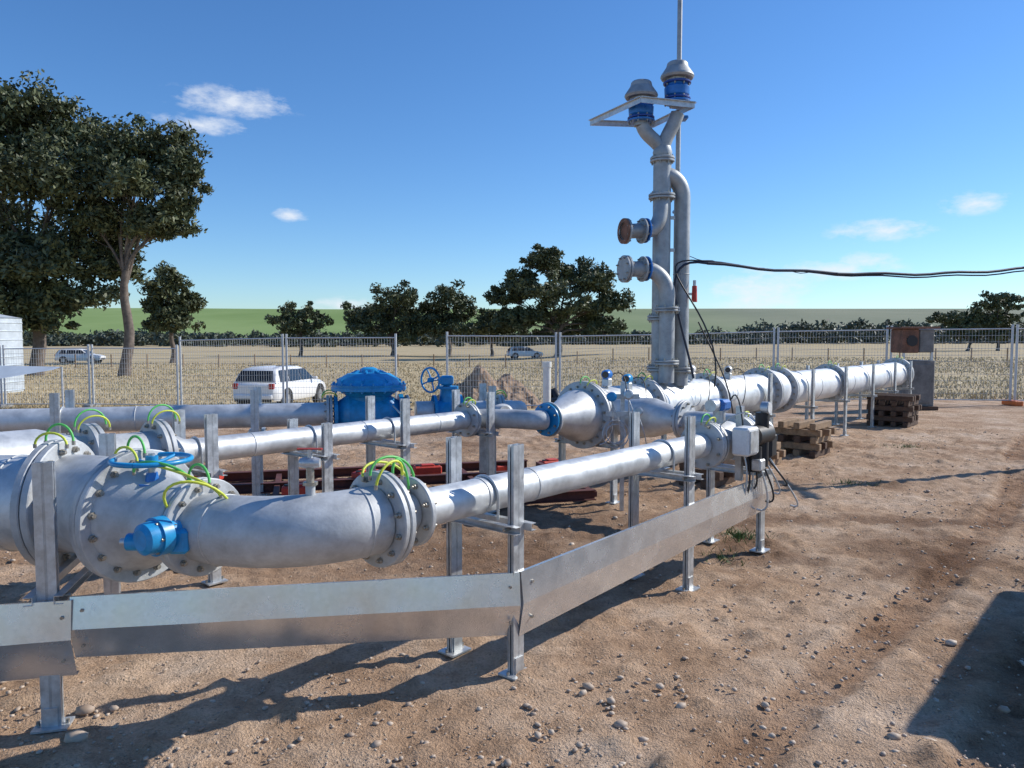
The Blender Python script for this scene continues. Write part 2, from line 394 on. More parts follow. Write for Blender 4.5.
# ------------------------------------------------------------------ trees
def leaves(centers,radii,per,size):
    N_=len(centers)*per
    c=np.repeat(np.array(centers),per,0);r=np.repeat(np.array(radii),per)[:,None]
    d=rng.normal(size=(N_,3));d/=np.linalg.norm(d,axis=1)[:,None]
    p=c+d*r*(rng.random((N_,1))**.6)*1.25*np.array([1,1,.75])
    u=rng.normal(size=(N_,3));u/=np.linalg.norm(u,axis=1)[:,None]
    w=np.cross(u,rng.normal(size=(N_,3)));w/=np.linalg.norm(w,axis=1)[:,None]
    s1=size*rng.uniform(.6,1.4,(N_,1));s2=s1*.42
    return np.stack([p-u*s1,p-w*s2,p+u*s1,p+w*s2],1).reshape(-1,3)
def tree(name,base,lobes,trunk_r,per=60,size=.22,sub=16,leafk='leaf',fork=.35,grow=1.25):
    """lobes: (x, z, radius_x, radius_z[, dy]) in metres, foliage masses carried by the limbs"""
    base=V(*base);cs=[];rs=[];mb=MB()
    base[2]=gz(base[0],base[1])-.1
    lobes=[(l[0],base[1]+(l[4] if len(l)>4 else random.uniform(-.5,.5)*l[2]),l[1],l[2],l[3]) for l in lobes]
    top=max(l[2]+l[4] for l in lobes);H=top-base[2]
    cx=np.mean([l[0] for l in lobes]);cy=np.mean([l[1] for l in lobes])
    f=base+V((cx-base[0])*.25,(cy-base[1])*.25,H*fork)
    ks=np.linspace(0,1,8)
    pts=[base+(f-base)*k+V(.02*H*math.sin(k*5),.015*H*math.sin(k*4),0)*k*(1-k)*3 for k in ks]
    mb.tube(pts,[trunk_r*(1.2-.45*k) if k>0 else trunk_r*1.4 for k in ks],'bark',10)
    for l in lobes:
        c=V(*l[:3]);rx,rz=l[3]*grow,l[4]*grow
        st=f-V(0,0,random.uniform(0,.06)*H); d0=unit(V(random.uniform(-.3,.3),random.uniform(-.3,.3),1)+ (c-st)/H)
        L=bez(st,d0,c,c-st,10); mb.tube(L,[trunk_r*.42*(1-.78*k/10) for k in range(11)],'bark',7)
        for i in range(sub):
            d=rng.normal(size=3);d/=np.linalg.norm(d)
            if d[2]<-.5: d[2]*=.5
            k=random.uniform(.1,1.0)**.6
            p=c+d*np.array([rx,rx*.8,rz])*k
            r=min(rx,rz)*random.uniform(.18,.5)
            cs.append(p);rs.append(r)
            if i%3==0:
                q=L[random.randint(5,10)]
                mb.tube(bez(q,unit(p-q+V(0,0,.3)),p,p-q,5),[trunk_r*.10*(1-.7*e/5) for e in range(6)],'bark',4,False)
    o=mb.build(name)
    q=leaves(cs,rs,int(per),size)
    me=nparr(name+'_crown',q,4,leafk);c=bpy.data.objects.new('crown',me);sc.collection.objects.link(c);c.parent=o
    return o
G='gum_tree'
tree(G,(-34.5,55,0),[(-35.3,18.3,2.9,2.0),(-31.8,16.3,2.4,2,2),(-38.5,15.9,2.9,2.7),(-36.3,13.4,3.6,2.3,-3),(-31.4,12.6,3.0,2.3,-2),(-34.9,9.1,3.8,2.3,1),(-30.7,9.0,2.6,2.3,3),(-36.7,5.6,3.6,2.2,-2),(-32.4,4.9,3.2,1.9),(-41.4,11.7,3.6,3.6,3),(-34.5,15.9,2.6,2.0,1),(-32.6,7,3.2,1.7,-2),(-35,3.4,3.4,1.5,-1)],.42,115,.20,48)
tree(G,(-27.6,54,0),[(-26.9,15.5,2.1,1.6,1),(-24.2,14.8,1.9,1.6),(-28.8,13.4,2.2,1.6,2),(-25.3,12.2,2.7,1.5,-2),(-22.9,12.6,1.4,1.3),(-27.3,9.9,2.5,1.45,1),(-24.4,9.6,1.8,1.3),(-23.4,10.8,1.2,1.0),(-29.1,7,1.9,1.3,2),(-29.5,10.3,1.8,1.5),(-26.9,13.8,1.8,1.4)],.33,90,.19,36,fork=.42)
tree(G,(-36.6,82,0),[(-36.7,7.2,1.95,1.7),(-35.2,5.6,1.5,1.5),(-38,5.3,1.7,1.5),(-36.1,3.6,2.2,1.5),(-37.2,3.8,2,1.5)],.25,90,.24,26)
tree(G,(-32,115,0),[(-32,5.7,2.7,1.5),(-33.2,4.2,2.4,1.4),(-30.2,4.2,2.1,1.5),(-32,3,2.5,1.2)],.25,80,.28,18)
tree(G,(-18,115,0),[(-20.7,6.3,3.9,2.1),(-16.9,7.9,3,2),(-15.4,5.2,3.9,2.1,3),(-19.2,3.7,5.4,1.8),(-23.3,4.2,2.4,1.5),(-13.1,3.7,2.7,1.8),(-18,2.2,5,1.3)],.35,100,.28,28,fork=.25)
tree(G,(-9.5,115,0),[(-9.4,7.8,2.7,1.8),(-10.9,5.7,2.4,1.8),(-7.5,5.4,2.4,2),(-9.3,3.2,3.2,1.6)],.25,90,.28,22)
tree(G,(-3,113,0),[(-3,4.8,2.7,1.4),(-5.1,3.3,3.3,1.4),(-1.1,3.6,2.7,1.4),(-3,2.2,3.5,1.2)],.25,90,.28,22,fork=.25)
tree(G,(6,100,0),[(4.3,11.7,2.6,1.85),(7.6,10.4,2.9,2,2),(1.05,9.3,2.4,1.7),(10.9,8.7,2.6,2,-1),(4.7,8,3.9,2,-3),(-.5,7.2,2.4,1.45),(12.9,6.5,2.4,1.7),(8.3,5.7,4.5,1.85),(3,4.8,3.9,1.6),(11.6,3.9,2.9,1.5),(6,3,5,1.5),(0,4,3,1.5),(12,2.5,3,1.3)],.42,110,.26,32,fork=.22,grow=1.15)
tree(G,(83,130,0),[(83.1,8.9,2.1,1.7),(80.9,7.2,2.1,1.4),(85.2,7.4,1.7,1.4)],.25,60,.3,16,fork=.3)
tree(G,(79,132,0),[(75.8,5.2,2.7,1.5),(79.2,4.5,2.7,1.4),(81.7,4.8,3.1,1.5),(86,4.5,3.1,1.7),(78,2.6,4,1.3),(85,2.4,4,1.3)],.25,90,.3,22,fork=.2)
cs=[];rs=[]
for i in range(1500):
    u=random.uniform(-.75,.8);Yd=random.uniform(230,330);x=u*Yd
    right=u>.3
    h=6+3*noise.noise(Vector((x*.08,0,1)))
    if not right: h*=.66
    else: h*=1.15
    cs.append(V(x,Yd,-1+h*random.uniform(.1,1)));rs.append(random.uniform(1.4,3.0)*(1 if right else .75))
q=leaves(cs,rs,60,.75);me=nparr('distant_tree_line',q,4,'leaffar');sc.collection.objects.link(bpy.data.objects.new('distant_tree_line',me))

# ------------------------------------------------------------------ struts
def channel(mb,p,h,ax,ay,k='strut',w=.041,t=.003):
    p=V(*p);c=p+Z*h/2
    mb.box(c-ax*(w/2-t/2),(t,w,h),k,(ax,ay,Z))
    for e in(-1,1):
        mb.box(c+ay*e*(w/2-t/2)+ax*(t*.5+.0005),(w-t-.001,t,h),k,(ax,ay,Z))
        mb.box(c+ax*(w/2-t/2)+ay*e*(w/2-.0075-t),(t,.009,h),k,(ax,ay,Z))
def post(mb,p,h,ax=a_,ay=b_):
    p=V(*p);zb=gz(p[0],p[1]);p=V(p[0],p[1],zb);h=h-zb
    channel(mb,p+ax*.021,h,ax,ay);channel(mb,p-ax*.021,h,-ax,ay)
    mb.box(p+Z*.014,(.15,.12,.010),'strut',(ax,ay,Z))
    for e in(-1,1): mb.cyl(p+ax*e*.062+Z*.01,p+ax*e*.062+Z*.038,.009,'bolt',n=6)
    mb.box(p+Z*.06-ay*.024,(.06,.005,.09),'strut',(ax,ay,Z))
def support(name,s,t0,t1,zt,zbar,r=None,tc_=None,zc=None,ax=a_,ay=b_,P=None):
    mb=MB();P=P or S
    p0=P(s,t0);p1=P(s,t1)
    post(mb,p0,zt,ax,ay);post(mb,p1,zt,ax,ay)
    d=unit(p1-p0)
    zz=zbar
    for e in(-1,1):
        q0=p0-d*.07+Z*zz+ax*e*.062;q1=p1+d*.07+Z*zz+ax*e*.062
        mb.beam(q0,q1,.038,.003,'strut');mb.beam(q0-Z*.036,q1-Z*.036,.038,.003,'strut');mb.beam(q0-Z*.018-ax*e*.018,q1-Z*.018-ax*e*.018,.003,.034,'strut')
        for q in(p0,p1):
            mb.cyl(q+Z*(zz-.018)+ax*e*.045,q+Z*(zz-.018)+ax*e*.095,.009,'bolt',n=6)
    if r:
        c=P(s,tc_,zc)
        pts=[c+ (ay*math.cos(x)+Z*math.sin(x))*(r+.008) for x in np.linspace(0,math.pi,17)]
        pts=[c+ay*(r+.008)-Z*(zc-zbar)]+pts+[c-ay*(r+.008)-Z*(zc-zbar)]
        mb.tube(pts,.008,'strut',8)
    return mb.build(name)
PS='pipe_support'
support(PS,0,0,.456,1.25,.835,.095,.228,.956)
support(PS,1.89,0,.456,1.25,.835,.095,.228,.956)
support(PS,3.15,0,.456,.78,.70)
for s in(-.25,1.6,2.75): support(PS,s,2.70,3.20,1.25,.835,.095,2.95,.956)
support(PS,.75,2.70,3.20,1.1,.835,.095,2.95,.956)
for s in(3.9,6.2,8.1,9.9,11.6,13.3,14.9,16.2): support(PS,s,1.95,2.65,1.28 if s>7 else 1.0,.66,.27 if s>7 else None,2.3,.96)
def PL(s,t,z=0): return V(-2.12,3.41,0)+V(.97,.24,0)*s+V(-.24,.97,0)*t+Z*z
support(PS,0,0,1.05,1.24,.64,ax=unit((.97,.24,0)),ay=unit((-.24,.97,0)),P=PL)
cdir=unit((.967,.255,0));cper=V(-cdir[1],cdir[0],0);D0=V(-4.74,7.8,0)
def PD(s,t,z=0): return D0+cdir*s+cper*t+Z*z
for s in(-2.2,.1,2.0,4.6): support(PS,s,-.25,.25,1.25,.79,.13,0,.95,ax=cdir,ay=cper,P=PD)

# ------------------------------------------------------------------ guard sheets (folded galvanised sheet)
def guard(name,p0,p1,z0,z1,outward,fold=.035,under=.0):
    mb=MB();p0=V(p0[0],p0[1],0);p1=V(p1[0],p1[1],0);n=unit(outward)
    def row(off,f):
        o=[]
        for i in range(41):
            k=i/40;zt=z0[1]*(1-k)+z1[1]*k;zb=z0[0]*(1-k)+z1[0]*k
            wv=.0014*math.sin(k*9+off*40)+.001*math.sin(k*23+f*5)
            o.append(p0+(p1-p0)*k+n*(off+wv*(.05<f<.95))+Z*(zb+(zt-zb)*f))
        return o
    rows=[row(-.03,.985),row(0,1),row(fold,.52),row(under,0),row(under-.03,.02)]
    for r0,r1 in zip(rows[:-1],rows[1:]):
        mb.add(r0+r1,[(i,i+1,41+i+1,41+i) for i in range(40)],'sheet',True)
    for k in(.025,.975):
        for f in(.25,.8):
            zt=z0[1]*(1-k)+z1[1]*k;zb=z0[0]*(1-k)+z1[0]*k
            c=p0+(p1-p0)*k+n*(fold*.5)+Z*(zb+(zt-zb)*f);mb.cyl(c-n*.01,c+n*.008,.008,'bolt',n=6)
    return mb.build(name)
nA=-b_
g0=O+nA*.034
guard('metal_guard_sheet',g0+a_*.0,g0+a_*3.3,(.24,.585),(.37,.66),nA,.018,-.012)
nL=unit((.21,-.97,0))
guard('metal_guard_sheet',(-2.01,3.39),(g0[0]-.006,g0[1]-.012),(.325,.625),(.24,.585),nL,.025,-.045)
guard('metal_guard_sheet',(-3.4,3.05),(-1.995,3.375),(.25,.62),(.25,.615),nL,.025,-.045)

# ------------------------------------------------------------------ pipe A with elbow and header
mb=MB()
zA=.956;tA=.228
def PA(s,z=zA): return S(s,tA,z)
mb.cyl(PA(-.50),PA(2.5),.095,'galv',n=40)
mb.cyl(PA(.37),PA(.385),.0985,'cast',n=36); mb.cyl(PA(-.05),PA(-.04),.099,'cast',n=36)
mb.flange(PA(-.52),a_,.17,.03,'cast',8,.014)
mb.revolve(PA(-.54),-a_,[(0,.10),(.03,.105),(.12,.155),(.15,.16)],'cast',40,True)
mb.flange(PA(-.715),a_,.225,.03,'cast',12,.014,pair=True)
E0=PA(-.75);E1=V(-1.41,3.46,.93)
hE=unit((-.866,.5,0))
el=bez(E0,-a_,E1,hE,22,.40)
mb.tube(el,.158,'cast',48)
mb.torus(el[2],el[3]-el[2],.158,.005,'cast',40,6);mb.torus(el[19],el[20]-el[19],.158,.005,'cast',40,6)
mb.flange(E1+hE*.03,hE,.225,.032,'cast',12,.014,pair=True)
H1=E1+hE*.07
mb.revolve(H1,hE,[(0,.165),(.05,.17),(.13,.19),(.28,.20),(.36,.26),(.40,.275)],'cast',44,True)
H2=H1+hE*.43
mb.flange(H2,hE,.325,.04,'cast',16,.018,pair=True)
H3=H2+hE*.05;H4=V(-2.36,3.98,.93)
hL=unit((-1,.03,0))
mb.tube(bez(H3,hE,H4,hL,10),.255,'cast',44)
mb.flange(H4+hL*.03,hL,.335,.042,'cast',16,.018,pair=True)
mb.cyl(H4+hL*.07,H4+hL*1.6,.25,'galv',n=44)
mb.torus(H4+hL*.25,hL,.25,.006,'cast',44,6)
mb.build('gas_pipe')
mb=MB();e=el[8]+Z*.15
mb.cyl(e,e+Z*.05,.022,'cast',n=12);mb.cyl(e+Z*.05,e+Z*.065,.034,'bolt',n=6);mb.cyl(e+Z*.065,e+Z*.13,.018,'bolt',n=12)
mb.revolve(e+Z*.15,(1,0,0),[(-.045,0),(-.045,.02),(-.02,.026),(.02,.026),(.045,.02),(.045,0)],'strut',12)
mb.cyl(e+Z*.165,e+Z*.21,.012,'strut',n=8);mb.box(e+Z*.212,(.11,.02,.006),'red')
mb.build('tapping_valve')

def strap(p0,p1,h,k,out=(0,0,0)):
    p0=V(*p0);p1=V(*p1);o=V(*out)
    pts=[]
    for i in range(13):
        t=i/12;pts.append((1-t)**3*p0+3*(1-t)**2*t*(p0+Z*h*1.3+o)+3*(1-t)*t*t*(p1+Z*h*1.3+o)+t**3*p1)
    mb.tube(pts,.0065,k,8);mb.cyl(p0-Z*.012,p0+Z*.01,.009,'bolt',n=6);mb.cyl(p1-Z*.012,p1+Z*.01,.009,'bolt',n=6)
def bond(c,axis,r,h=.1,g=.1):
    """green/yellow earthing loops across a flange pair"""
    ax=unit(axis);u=unit(np.cross(ax,Z));c=V(*c)
    strap(c-ax*g+Z*r*.95+u*.02,c+ax*g+Z*r*.95+u*.02,h,'green')
    strap(c-ax*g+Z*r*.9+u*r*.3,c+ax*g+Z*r*.9+u*r*.3,h*.8,'yellow',u*.03)
mb=MB()
strap(PA(-.77)+Z*.20,PA(-.50)+Z*.15,.11,'green')
strap(PA(-.77)+Z*.19+b_*.05,PA(-.50)+Z*.15+b_*.05,.08,'yellow',b_*.05)
strap(PA(-.66)+Z*.20-b_*.03,PA(-.56)+Z*.11-b_*.03,.11,'green')
strap(PA(-.80)+Z*.17-b_*.08,PA(-.62)+Z*.19-b_*.05,.10,'yellow',-b_*.03)
strap(E1-hE*.03+Z*.20,E1+hE*.12+Z*.20,.09,'green')
strap(E1-hE*.03+Z*.14+V(.12,-.08,0),E1+hE*.12+Z*.10+V(-.0,-.19,0),.13,'yellow',(-.06,-.12,0))
strap(E1+hE*-.1+Z*.16+V(.02,-.04,0),H2+Z*.25+V(.06,-.13,0),.06,'yellow',(0,-.04,0))
strap(E1+hE*.10+Z*.20+V(.03,-.05,0),H2-hE*.06+Z*.24+V(.02,-.15,0),.08,'green',(0,-.05,0))
strap(H2-hE*.06+Z*.30,H2+hE*.08+Z*.30,.09,'green')
strap(H2-hE*.08+Z*.28+V(0,-.1,0),H2+hE*.10+Z*.28+V(0,-.1,0),.07,'yellow')
strap(H4+hL*-.05+Z*.32,H4+hL*.10+Z*.32,.10,'green');strap(H4+hL*-.05+Z*.31+V(0,-.06,0),H4+hL*.12+Z*.31+V(0,-.06,0),.07,'yellow')
for s in(-.5,-.98): bond(S(s,2.95,.956),a_,.26,.12,.1)
bond(S(2.66,2.95,.956),a_,.17,.07,.07);bond(PD(-.9,0,.95),cdir,.2,.08,.08);bond(PD(2.78,0,.95),cdir,.2,.08,.08)
for s,r in((3.82,.36),(5.0,.36),(6.7,.35),(8.55,.37),(9.2,.37),(11.7,.35),(16.35,.37)): bond(S(s,2.3,.96),a_,r,.08,.09)
bond(S(2.55,tA,.956),a_,.185,.07,.08);bond(S(3.18,tA,.956),a_,.185,.07,.08);bond(PD(4.75,0,.95),cdir,.17,.07,.07)
mb.build('earth_bonding_strap')

def handwheel(mb,c,axis,Rr,r,k,spokes=4):
    c=V(*c);u,w=perp(axis);mb.torus(c,axis,Rr,r,k,40,10)
    for i in range(spokes):
        a=math.pi*2*i/spokes+.4;d=u*math.cos(a)+w*math.sin(a);mb.tube([c-unit(axis)*.02,c+d*Rr*.5-unit(axis)*.015,c+d*Rr],r*.75,k,8)
    mb.cyl(c-unit(axis)*.035,c+unit(axis)*.02,r*2.4,k,n=16)
W=V(-1.72,3.60,1.22)
mb=MB()
mb.cyl(W-Z*.16,W+Z*.03,.016,'strut',n=12);mb.cyl(W-Z*.12,W-Z*.06,.035,'blue',.025,n=16);mb.cyl(W-Z*.16,W-Z*.11,.065,'blue',n=24)
handwheel(mb,W,(0,0,1),.175,.012,'ltblue',5)
gb=V(-1.55,3.24,.94)
fwd=unit((-.5,-.866,0))
mb.cyl(gb,gb-fwd*.25,.05,'cast',n=20)
mb.revolve(gb,fwd,[(-.12,0),(-.12,.055),(-.05,.065),(-.05,.085),(.0,.085),(.0,.075),(.05,.068),(.065,.045),(.065,0)],'ltblue',28)
mb.box(gb-fwd*.05+V(.06,.02,-.03),(.09,.08,.11),'ltblue',bev=.015);mb.cyl(gb+V(-.11,0,-.02),gb+V(.02,0,-.02),.038,'ltblue',n=18);mb.cyl(gb+V(-.14,0,-.02),gb+V(-.11,0,-.02),.018,'strut',n=12)
for i in range(6):
    an=i*math.pi/3;u,w=perp(fwd);q=gb+(u*math.cos(an)+w*math.sin(an))*.07;mb.cyl(q,q+fwd*.012,.009,'bolt',n=6)
mb.build('gate_valve')

# ------------------------------------------------------------------ line C
mb=MB()
def PC(s,t=2.95,z=.956): return S(s,t,z)
mb.cyl(PC(-.3),PC(2.62),.095,'galv',n=32)
for s in(.2,1.3,2.2): mb.torus(PC(s),a_,.095,.004,'cast',30,6)
mb.revolve(PC(-.3),-a_,[(0,.095),(.04,.10),(.16,.17),(.2,.175)],'cast',36,True)
mb.flange(PC(-.53),a_,.26,.035,'cast',12,.016,pair=True)
mb.cyl(PC(-.56),PC(-.95),.18,'cast',n=36)
mb.flange(PC(-.98),a_,.27,.035,'cast',12,.016,pair=True)
mb.revolve(PC(-1.0),-a_,[(0,.18),(.1,.2),(.3,.26),(1.3,.26)],'galv',36,True)
mb.flange(PC(2.66),a_,.18,.03,'cast',8,.013,pair=True)
pj=bez(PC(2.70),a_,S(2.98,2.62,.96),unit(a_*.6-b_),8)
mb.tube(pj,.10,'cast',28)
mb.tube(bez(S(2.98,2.62,.96),unit(a_*.6-b_),S(3.12,2.3,.96),a_,8),.10,'cast',28)
mb.build('gas_pipe')

# ------------------------------------------------------------------ line D with blue regulator
mb=MB()
def PDc(s,z=.95): return PD(s,0,z)
mb.cyl(PDc(-4),PDc(2.75),.13,'galv',n=32)
for s in(-2.8,-1,.8): mb.torus(PDc(s),cdir,.13,.005,'cast',30,6)
mb.flange(PDc(-.9),cdir,.2,.03,'cast',12,.013,pair=True)
mb.flange(PDc(2.78),cdir,.21,.03,'cast',12,.013,pair=True)
mb.cyl(PDc(3.75),PDc(3.95),.12,'galv',n=28);mb.flange(PDc(3.65),cdir,.2,.03,'cast',12,.013)
mb.cyl(PDc(4.3),PDc(4.9),.11,'galv',n=28)
mb.tube(bez(PDc(4.9),cdir,S(3.2,2.9,.96),unit(a_*.2-b_),12),.105,'cast',28)
mb.flange(PDc(4.75),cdir,.18,.03,'cast',8,.013,pair=True)
mb.build('gas_pipe')
mb=MB();c=PDc(3.22)
mb.revolve(PDc(2.83),cdir,[(0,.21),(.04,.21),(.04,.14),(.16,.22),(.38,.27),(.60,.22),(.72,.14),(.72,.21),(.77,.21)],'ltblue',32)
mb.revolve(c+Z*.14,Z,[(0,.22),(.05,.24),(.10,.31),(.125,.38),(.125,.42),(.155,.42),(.16,.415),(.19,.42),(.19,.37),(.25,.34),(.31,.24),(.335,.0)],'ltblue',40)
mb.revolve(c+Z*.46,Z,[(0,.10),(.04,.10),(.06,.06),(.06,0)],'ltblue',20)
for i in range(20):
    an=2*math.pi*i/20;dd=V(math.cos(an),math.sin(an),0);q=c+dd*.395+Z*.245;mb.cyl(q,q+Z*.11,.014,'ltblue',n=6)
for i in range(8):
    an=2*math.pi*i/8;dd=V(math.cos(an),math.sin(an),0);mb.beam(c+dd*.12+Z*.47,c+dd*.36+Z*.36,.018,.05,'ltblue')
mb.tube([c+V(.3,-.2,.1),c+V(.42,-.3,0),c+V(.4,-.25,-.15)],.01,'strut',8)
mb.build('pressure_regulator_valve')
mb=MB();c=PDc(4.12)
mb.revolve(PDc(3.95),cdir,[(0,.19),(.035,.19),(.035,.12),(.17,.15),(.30,.12),(.30,.19),(.335,.19)],'ltblue',28)
mb.cyl(c+Z*.1,c+Z*.26,.10,'ltblue',.08,n=20);mb.cyl(c+Z*.26,c+Z*.29,.13,'ltblue',n=20);mb.cyl(c+Z*.29,c+Z*.38,.05,'ltblue',n=16)
mb.box(c+Z*.36+V(0,-.05,0),(.15,.15,.11),'ltblue',bev=.02)
handwheel(mb,c+Z*.37+V(-.18,-.16,0),unit((-.6,-.8,0)),.14,.012,'ltblue',4);mb.cyl(c+Z*.37+V(-.18,-.16,0),c+Z*.37+V(0,-.02,0),.014,'strut',n=8)
mb.build('gate_valve')

# ------------------------------------------------------------------ line E, large bore
mb=MB();tE=2.3;zE=.96
def PE(s,dz=0): return S(s,tE,zE+dz)
mb.flange(PE(3.16),a_,.17,.022,'ltblue',8,.013);mb.flange(PE(3.21),a_,.18,.03,'cast',8,.013)
mb.revolve(PE(3.23),a_,[(0,.12),(.05,.125),(.42,.275),(.5,.285),(.55,.285)],'galv',44,True)
mb.flange(PE(3.82),a_,.37,.04,'cast',20,.015,pair=True)
mb.cyl(PE(3.86),PE(8.5),.285,'galv',n=44)
mb.flange(PE(5.0),a_,.37,.04,'cast',20,.015,pair=True);mb.flange(PE(6.7),a_,.36,.04,'cast',20,.015,pair=True)
mb.flange(PE(8.55),a_,.38,.045,'cast',20,.016,pair=True);mb.flange(PE(9.2),a_,.38,.045,'cast',20,.016,pair=True)
mb.revolve(PE(8.6),a_,[(0,.26),(.05,.30),(.3,.33),(.5,.30),(.56,.26)],'white',40,True)
mb.cyl(PE(9.24),PE(16.3),.275,'white',n=44)
for s in(10.6,12.4,14.6): mb.torus(PE(s),a_,.275,.006,'cast',40,6)
mb.flange(PE(11.7),a_,.36,.04,'cast',20,.015,pair=True)
mb.flange(PE(16.35),a_,.38,.045,'cast',20,.016,pair=True);mb.revolve(PE(16.4),a_,[(0,.25),(.1,.25),(.3,.1),(.5,.1),(.5,0)],'cast',30)
mb.tube([S(4.05,2.25,.96),S(4.05,1.6,.96)],.21,'galv',40)
mb.revolve(S(4.05,1.6,.96),-b_,[(0,.21),(.06,.205),(.32,.12),(.36,.115)],'galv',40,True)
mb.flange(S(4.05,1.2,.96),b_,.20,.03,'cast',10,.013,pair=True)
mb.tube([S(4.05,1.17,.96),S(4.05,.65,.96)]+bez(S(4.05,.65,.96),-b_,S(3.62,tA,zA),-a_,12)[1:]+[PA(3.2)],.10,'galv',32)
mb.flange(PA(3.18),a_,.19,.03,'cast',8,.014,pair=True)
mb.flange(PA(2.55),a_,.19,.03,'cast',8,.014,pair=True)
mb.build('gas_pipe')

mb=MB()
mb.revolve(PA(2.59),a_,[(0,.19),(.03,.19),(.03,.11),(.15,.15),(.28,.17),(.41,.15),(.53,.11),(.53,.19),(.56,.19)],'cast',32)
c=PA(2.82)
mb.cyl(c+Z*.12,c+Z*.26,.05,'strut',n=16);mb.box(c+Z*.30,(.15,.15,.09),'blue',(a_,b_,Z),.02)
mb.box(c+Z*.04-b_*.28-a_*.12,(.20,.14,.22),'whitebox',(a_,b_,Z),.015)
mb.box(c+Z*.04-b_*.355-a_*.12,(.15,.008,.17),'strut',(a_,b_,Z))
mb.cyl(c+Z*.30-a_*.03,c+Z*.30-a_*.16,.05,'strut',n=24)
mb.cyl(c-b_*.27+a_*.03+Z*.06,c-b_*.27+a_*.30+Z*.06,.085,'black',n=24)
mb.cyl(c-b_*.29+a_*.04-Z*.22,c-b_*.29+a_*.04-Z*.02,.055,'black',n=20);mb.cyl(c-b_*.28+a_*.20-Z*.20,c-b_*.28+a_*.20+Z*.24,.055,'black',n=20)
mb.box(c-b_*.27+a_*.33-Z*.04,(.13,.13,.2),'black',(a_,b_,Z),.02)
mb.box(c-b_*.33+a_*.02-Z*.16,(.10,.08,.09),'strut',(a_,b_,Z),.01)
mb.cyl(c-b_*.34+a_*.2+Z*.28,c-b_*.28+a_*.2+Z*.28,.05,'strut',n=20);mb.cyl(c-b_*.345+a_*.2+Z*.28,c-b_*.341+a_*.2+Z*.28,.043,'whitebox',n=20)
for i in range(9):
    q=c-b_*.24+a_*(-.08+.05*i);mb.tube(bez(q-Z*.05,-Z-b_*.5,q+V(.05*i-.16,0,-.55+.06*(i%4)),V(-1,0,.4),12),.008,'black' if i%2 else 'strut',6)
mb.tube(bez(c+Z*.2-b_*.3,V(-.3,-.3,.5),c+V(-.25,0,-.35),V(0,0,-1),12),.006,'strut',6)
mb.tube(bez(c+Z*.35-b_*.1,V(.3,-.3,.9),c+V(.15,-.2,-.1),V(0,0,-1),12),.006,'black',6)
mb.beam(c-b_*.18-Z*.3,c-b_*.18+Z*.3,.05,.05,'strut',up=a_)
mb.build('actuated_valve')

def transmitter(s,t,z,h,k='blue'):
    mb=MB();p=S(s,t,z)
    mb.cyl(p,p+Z*h,.018,'strut',n=10);mb.cyl(p+Z*h*.3,p+Z*(h*.3+.05),.035,'strut',n=6)
    q=p+Z*(h+.05);d=unit((-.35,-.94,0))
    mb.revolve(q,d,[(-.08,0),(-.08,.045),(-.05,.055),(.05,.055),(.08,.045),(.08,0)],k,24);mb.cyl(q+d*.081,q+d*.084,.036,'glass',n=20)
    mb.box(q-Z*.09,(.09,.09,.09),'strut',(a_,b_,Z),.01)
    mb.tube(bez(q-Z*.1,V(-1,0,-.3),p+V(.02,-.25,-.25),V(1,0,-.2),16),.006,'strut',6)
    mb.tube(bez(q+d*.02+V(.07,0,0),V(1,0,.6),p+V(.12,-.3,-.35),V(-.4,0,-1),16),.006,'black',6)
    u=p+V(-.05,-.32,-.2);mb.torus(u,unit((.2,-1,0)),.11,.005,'strut',24,6)
    return mb.build('pressure_transmitter')
transmitter(4.2,2.25,1.24,.10);transmitter(4.55,2.2,1.24,.04,'ltblue');transmitter(6.1,2.2,1.24,.10,'whitebox')
transmitter(7.2,2.2,1.24,.06,'strut')
mb=MB();p=S(3.7,1.72);zb=gz(p[0],p[1])
mb.beam(V(p[0],p[1],zb),V(p[0],p[1],1.35),.04,.04,'strut',up=(1,0,0))
for z in(1.02,1.2): mb.box(V(p[0],p[1]-.03,z),(.34,.02,.05),'strut')
for dx,z,k in((-.12,1.20,'ltblue'),(.05,1.22,'strut'),(.15,1.05,'strut')):
    q=V(p[0]+dx,p[1]-.09,z);mb.revolve(q,V(-.2,-1,.1),[(-.06,0),(-.06,.045),(.05,.05),(.06,.035),(.06,0)],k,20)
    mb.tube(bez(q-Z*.05,-Z,q+V(-.12,.05,-.5),V(-1,0,-.2),14),.007,'strut',6)
    mb.tube(bez(q-Z*.05,V(.4,-.3,-1),q+V(.14,.05,-.62),V(.2,0,-1),14),.006,'strut',6)
for rr in(.10,.14): mb.torus(V(p[0]-.08,p[1]-.1,.82),V(.15,-1,.1),rr,.006,'strut',28,6)
mb.build('instrument_stand')

# ------------------------------------------------------------------ vent stack
mb=MB();Vb=V(1.86,9.55,0)
def P(x,y,z): return Vb+V(x,y,z)
mb.cyl(P(0,0,1.15),P(0,0,4.05),.11,'stack',n=32)
for z in(1.42,2.05,3.55,4.0): mb.flange(P(0,0,z),Z,.165 if z<4 else .15,.028,'stack',8,.012,pair=True)
mb.tube([P(.27,.08,1.2),P(.27,.08,3.55)]+bez(P(.27,.08,3.55),Z,P(.02,.02,3.82),V(-1,0,0),10)[1:],.10,'stack',28)
mb.flange(P(.27,.08,1.4),Z,.155,.028,'stack',8,.012,pair=True);mb.torus(P(.27,.08,2.6),Z,.10,.005,'stack',28,6)
mb.tube(bez(P(0,0,4.05),Z,P(-.25,0,4.42),V(-.3,0,1),10),.085,'stack',24);mb.tube(bez(P(0,0,4.05),Z,P(.18,0,4.56),V(.3,0,1),10),.085,'stack',24)
